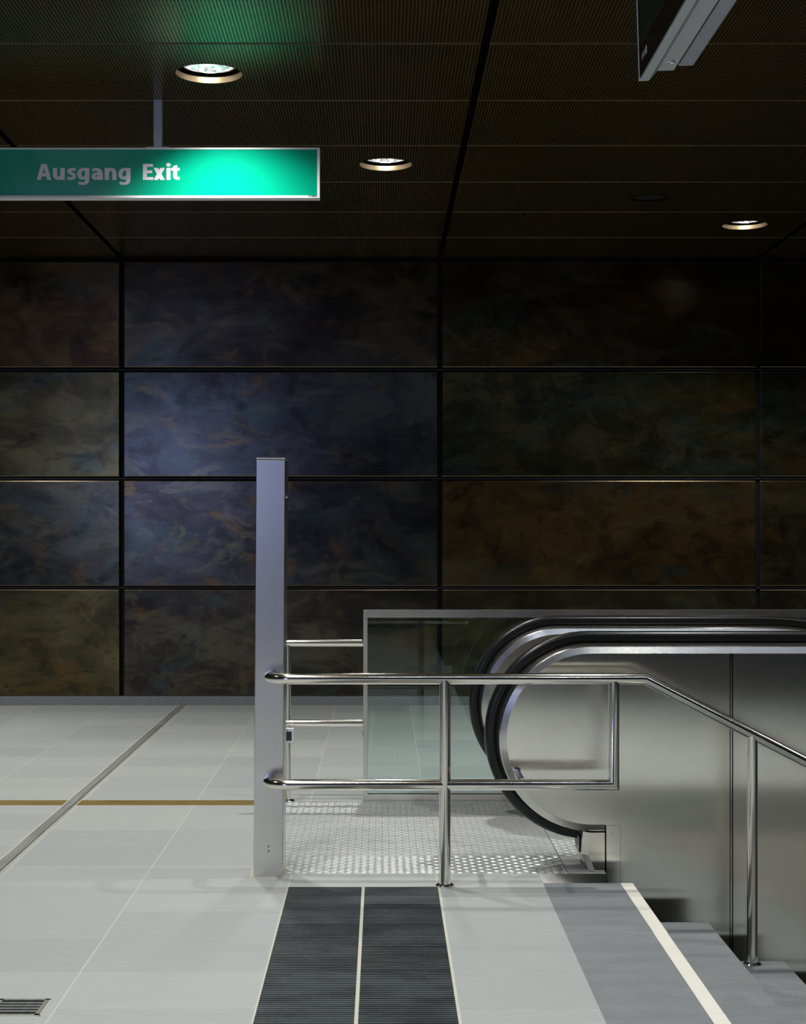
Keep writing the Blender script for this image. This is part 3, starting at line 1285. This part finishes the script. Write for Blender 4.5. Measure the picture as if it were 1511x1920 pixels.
def glyph(ch):
    bm = bmesh.new()
    if ch == 'A':
        poly(bm, ((0, 0), (39, 0), (69, 116), (69, 151), (44, 151)))
        poly(bm, ((138, 0), (94, 151), (69, 151), (69, 116), (98, 0)))
        poly(bm, ((42, 33), (95, 33), (88, 61), (50, 61)))
    elif ch == 'u':
        pen(bm, ((20, 113), (20, 75), (21, 42), (36, 18), (58, 15), (76, 26), (90, 44)))
        rect(bm, 72, 112, 0, 113)
    elif ch == 's':
        pen(bm, ((80, 95), (54, 101), (30, 94), (21, 80), (32, 66), (54, 55), (67, 40), (60, 20), (36, 12), (4, 18)))
    elif ch == 'g':
        pen(bm, ((78, 98), (52, 99), (29, 85), (20, 57), (27, 30), (48, 16), (78, 27)))
        rect(bm, 74, 114, 0, 113)
        pen(bm, ((94, 4), (90, -16), (72, -31), (44, -34), (12, -27)), 20)
    elif ch == 'a':
        pen(bm, ((10, 91), (40, 100), (66, 95), (84, 76), (88, 56)))
        rect(bm, 69, 109, 0, 62)
        pen(bm, ((80, 60), (50, 58), (28, 48), (20, 31), (32, 16), (54, 16), (80, 34)))
    elif ch == 'n':
        rect(bm, 0, 40, 0, 113)
        pen(bm, ((26, 74), (42, 93), (62, 99), (82, 90), (91, 66), (91, 34), (91, 0)), 20)
    elif ch == 'E':
        rect(bm, 0, 38, 0, 151)
        rect(bm, 0, 94, 124, 151)
        rect(bm, 0, 88, 64, 90)
        rect(bm, 0, 97, 0, 27)
    elif ch == 'x':
        poly(bm, ((0, 0), (43, 0), (107, 113), (65, 113)))
        poly(bm, ((0, 113), (43, 113), (107, 0), (64, 0)))
    elif ch == 'i':
        rect(bm, -2, 36, 0, 113)
        poly(bm, [(17 + 21 * math.cos(2 * PI * k / 24), 143 + 18 * math.sin(2 * PI * k / 24)) for k in range(24)])
    elif ch == 't':
        poly(bm, ((20, 28), (58, 28), (58, 142), (20, 130)))
        rect(bm, 0, 81, 87, 113)
        pen(bm, ((39, 46), (41, 28), (53, 16), (81, 15)))
    return bm


def lettering(pairs):
    out = bmesh.new()
    tmp = bpy.data.meshes.new('tmp')
    k = 0
    for ch, gx in pairs:
        g = glyph(ch)
        left = set(g.verts)
        while left:
            stack, piece = [left.pop()], []
            while stack:
                v = stack.pop()
                piece.append(v)
                for e in v.link_edges:
                    w = e.other_vert(v)
                    if w in left:
                        left.discard(w)
                        stack.append(w)
            k += 1
            for v in piece:
                v.co.z = .00009 * (k % 4)
        for v in g.verts:
            px, py = 50 + (gx + v.co.x) / 5.037, 337.4 - v.co.y / 5.037
            v.co = Vector(((px - 717) * mpp, SY - .0007 - v.co.z, EYE + (990 - py) * mpp))
        g.to_mesh(tmp)
        g.free()
        out.from_mesh(tmp)
    bpy.data.meshes.remove(tmp)
    ext = bmesh.ops.extrude_face_region(out, geom=out.faces[:])
    for q in ext['geom']:
        if isinstance(q, bmesh.types.BMVert):
            q.co.y -= .0006
    return obj('lettering', out, M['white'], sg, GOS)


lettering((('A', 95), ('u', 248), ('s', 381), ('g', 478), ('a', 611), ('n', 737), ('g', 866)))
lettering((('E', 1098), ('x', 1198), ('i', 1322), ('t', 1363)))
o = text_mesh('maker_lettering', 'PLIMMER', M['ink'], sg, (578 - 717) * mpp, (595.5 - 717) * mpp, EYE + (990 - 369.6) * mpp, 3.2 * mpp, SY - .0031, bold=.02, extrude=.0004)
o.location = GOS

# ------------------------------------------------------------------ hanging display, top right
MY = 5.0
mx, mz = (1199.5 - 717) * MY / F_PX, EYE + (990 - 152) * MY / F_PX
dm = empty('hanging_display', (mx, MY - .5, mz))
tag(dm, 'silver-framed flat display with a dark screen hung from the ceiling at the top right', 'display')
dm.rotation_euler = (0, -.0300, 0)


def MB_(name, m, *a, parent=dm, **k):
    bm = bmesh.new()
    box(bm, *a, **k)
    return obj(name, bm, m, parent)


HM = .66
bm = bmesh.new()
prism(bm, [(0, 0), (.028, 0), (.055, .028), (.055, HM), (0, HM)], 'Y', -.55, .5)
obj('front_frame', bm, M['alu'], dm)
MB_('screen_glass', M['screen_black'], -.0022, .0008, -.541, .492, .006, HM - .006)
MB_('screen', M['screen_olive'], -.0030, -.0012, -.47, .452, .100, HM - .05)
MB_('rear_case', M['alu'], .053, .110, -.55, .5, .031, HM - .02, bev=.001)
MB_('mount_rail', M['alu_blue'], .124, .172, -.55, .495, .043, HM - .05, bev=.002)
MB_('spacer', M['ink'], .109, .125, -.40, .40, .08, HM - .1)
MB_('ceiling_hanger', M['alu_blue'], .075, .115, -.10, -.02, HM - .03, CEIL + .02 - mz)
lk = disc_lathe('lock', M['chrome'], dm, [(.0135, 0), (.0135, -.004), (.010, -.006), (.006, -.003)], (.0815, .40, .0312), 24)
for i in range(6):
    yy = .432 - i * .0115
    MB_('logo_mark', M['print_grey'], -.0032, -.0021, yy - .0034, yy + .0034, .048 + .002 * (i % 2), .066)
MB_('logo_mark', M['white'], -.0032, -.0021, .350, .362, .046, .070)
MB_('edge_strip', M['alu_white'], -.0034, .002, .4915, .5005, 0, HM)

# ------------------------------------------------------------------ ceiling fittings
DL_LABELS = ('lit recessed round ceiling downlight above the green exit sign',
             'lit recessed round ceiling downlight just right of the exit sign',
             'lit recessed round ceiling downlight on the far right near the wall')


def downlight(i, x, y, r, tilt, power):
    d = empty('ceiling_downlight', (x, y, CEIL))
    tag(d, DL_LABELS[i], 'downlight', 'lit ceiling downlights')
    disc_lathe('reflector_ring', M['can'], d, [(r + .003, .0005), (r - .001, .0005), (r - .001, .029), (r + .003, .029)], (0, 0, 0), 64, caps=(False, False))
    disc_lathe('baffle', M['black'], d, [(r + .002, .029), (r + .002, .07), (r - .033, .044), (r - .033, .060)], (0, 0, 0), 64, caps=(False, False))
    disc_lathe('bezel', M['chrome'], d, [(r - .030, .044), (r - .030, .040), (r - .038, .040), (r - .038, .046)], (0, 0, 0), 64, caps=(False, False))
    ln_ = disc_lathe('lens', M['lens'], d, [(r - .036, .043), (.10, .058), (.06, .066), (.03, .070)], (0, 0, 0), 64, caps=(False, True))
    bn = disc_lathe('burner', M['burner'], ln_, [(.026, .069), (.026, .060), (.014, .058)], (0, 0, 0), 24)
    disc_lathe('housing', M['backing'], d, [(r + .006, .013), (r + .006, .13)], (0, 0, 0), 48, caps=(False, True))
    spot('lamp_light', 0, 0, .040, power, tilt, d)


downlight(0, HOLES[0][0], HOLES[0][1], HOLES[0][2], (.09, -.08), LAMP_W * .72)
downlight(1, HOLES[1][0], HOLES[1][1], HOLES[1][2], (0, 0), LAMP_W)
downlight(2, HOLES[2][0], HOLES[2][1], HOLES[2][2], (0, 0), LAMP_W)
x, y, r = HOLES[3]
sp = empty('ceiling_speaker', (x, y, CEIL))
tag(sp, 'dark round unlit ceiling fitting on the right, flush in the panels', 'ceiling speaker')
disc_lathe('rim', M['black'], sp, [(r + .002, -.002), (r - .018, -.004), (r - .018, .02)], (0, 0, 0), 48, caps=(False, False))
disc_lathe('grille', M['grille'], sp, [(r - .018, .006), (.05, .002), (.01, .001)], (0, 0, 0), 48, caps=(False, True))
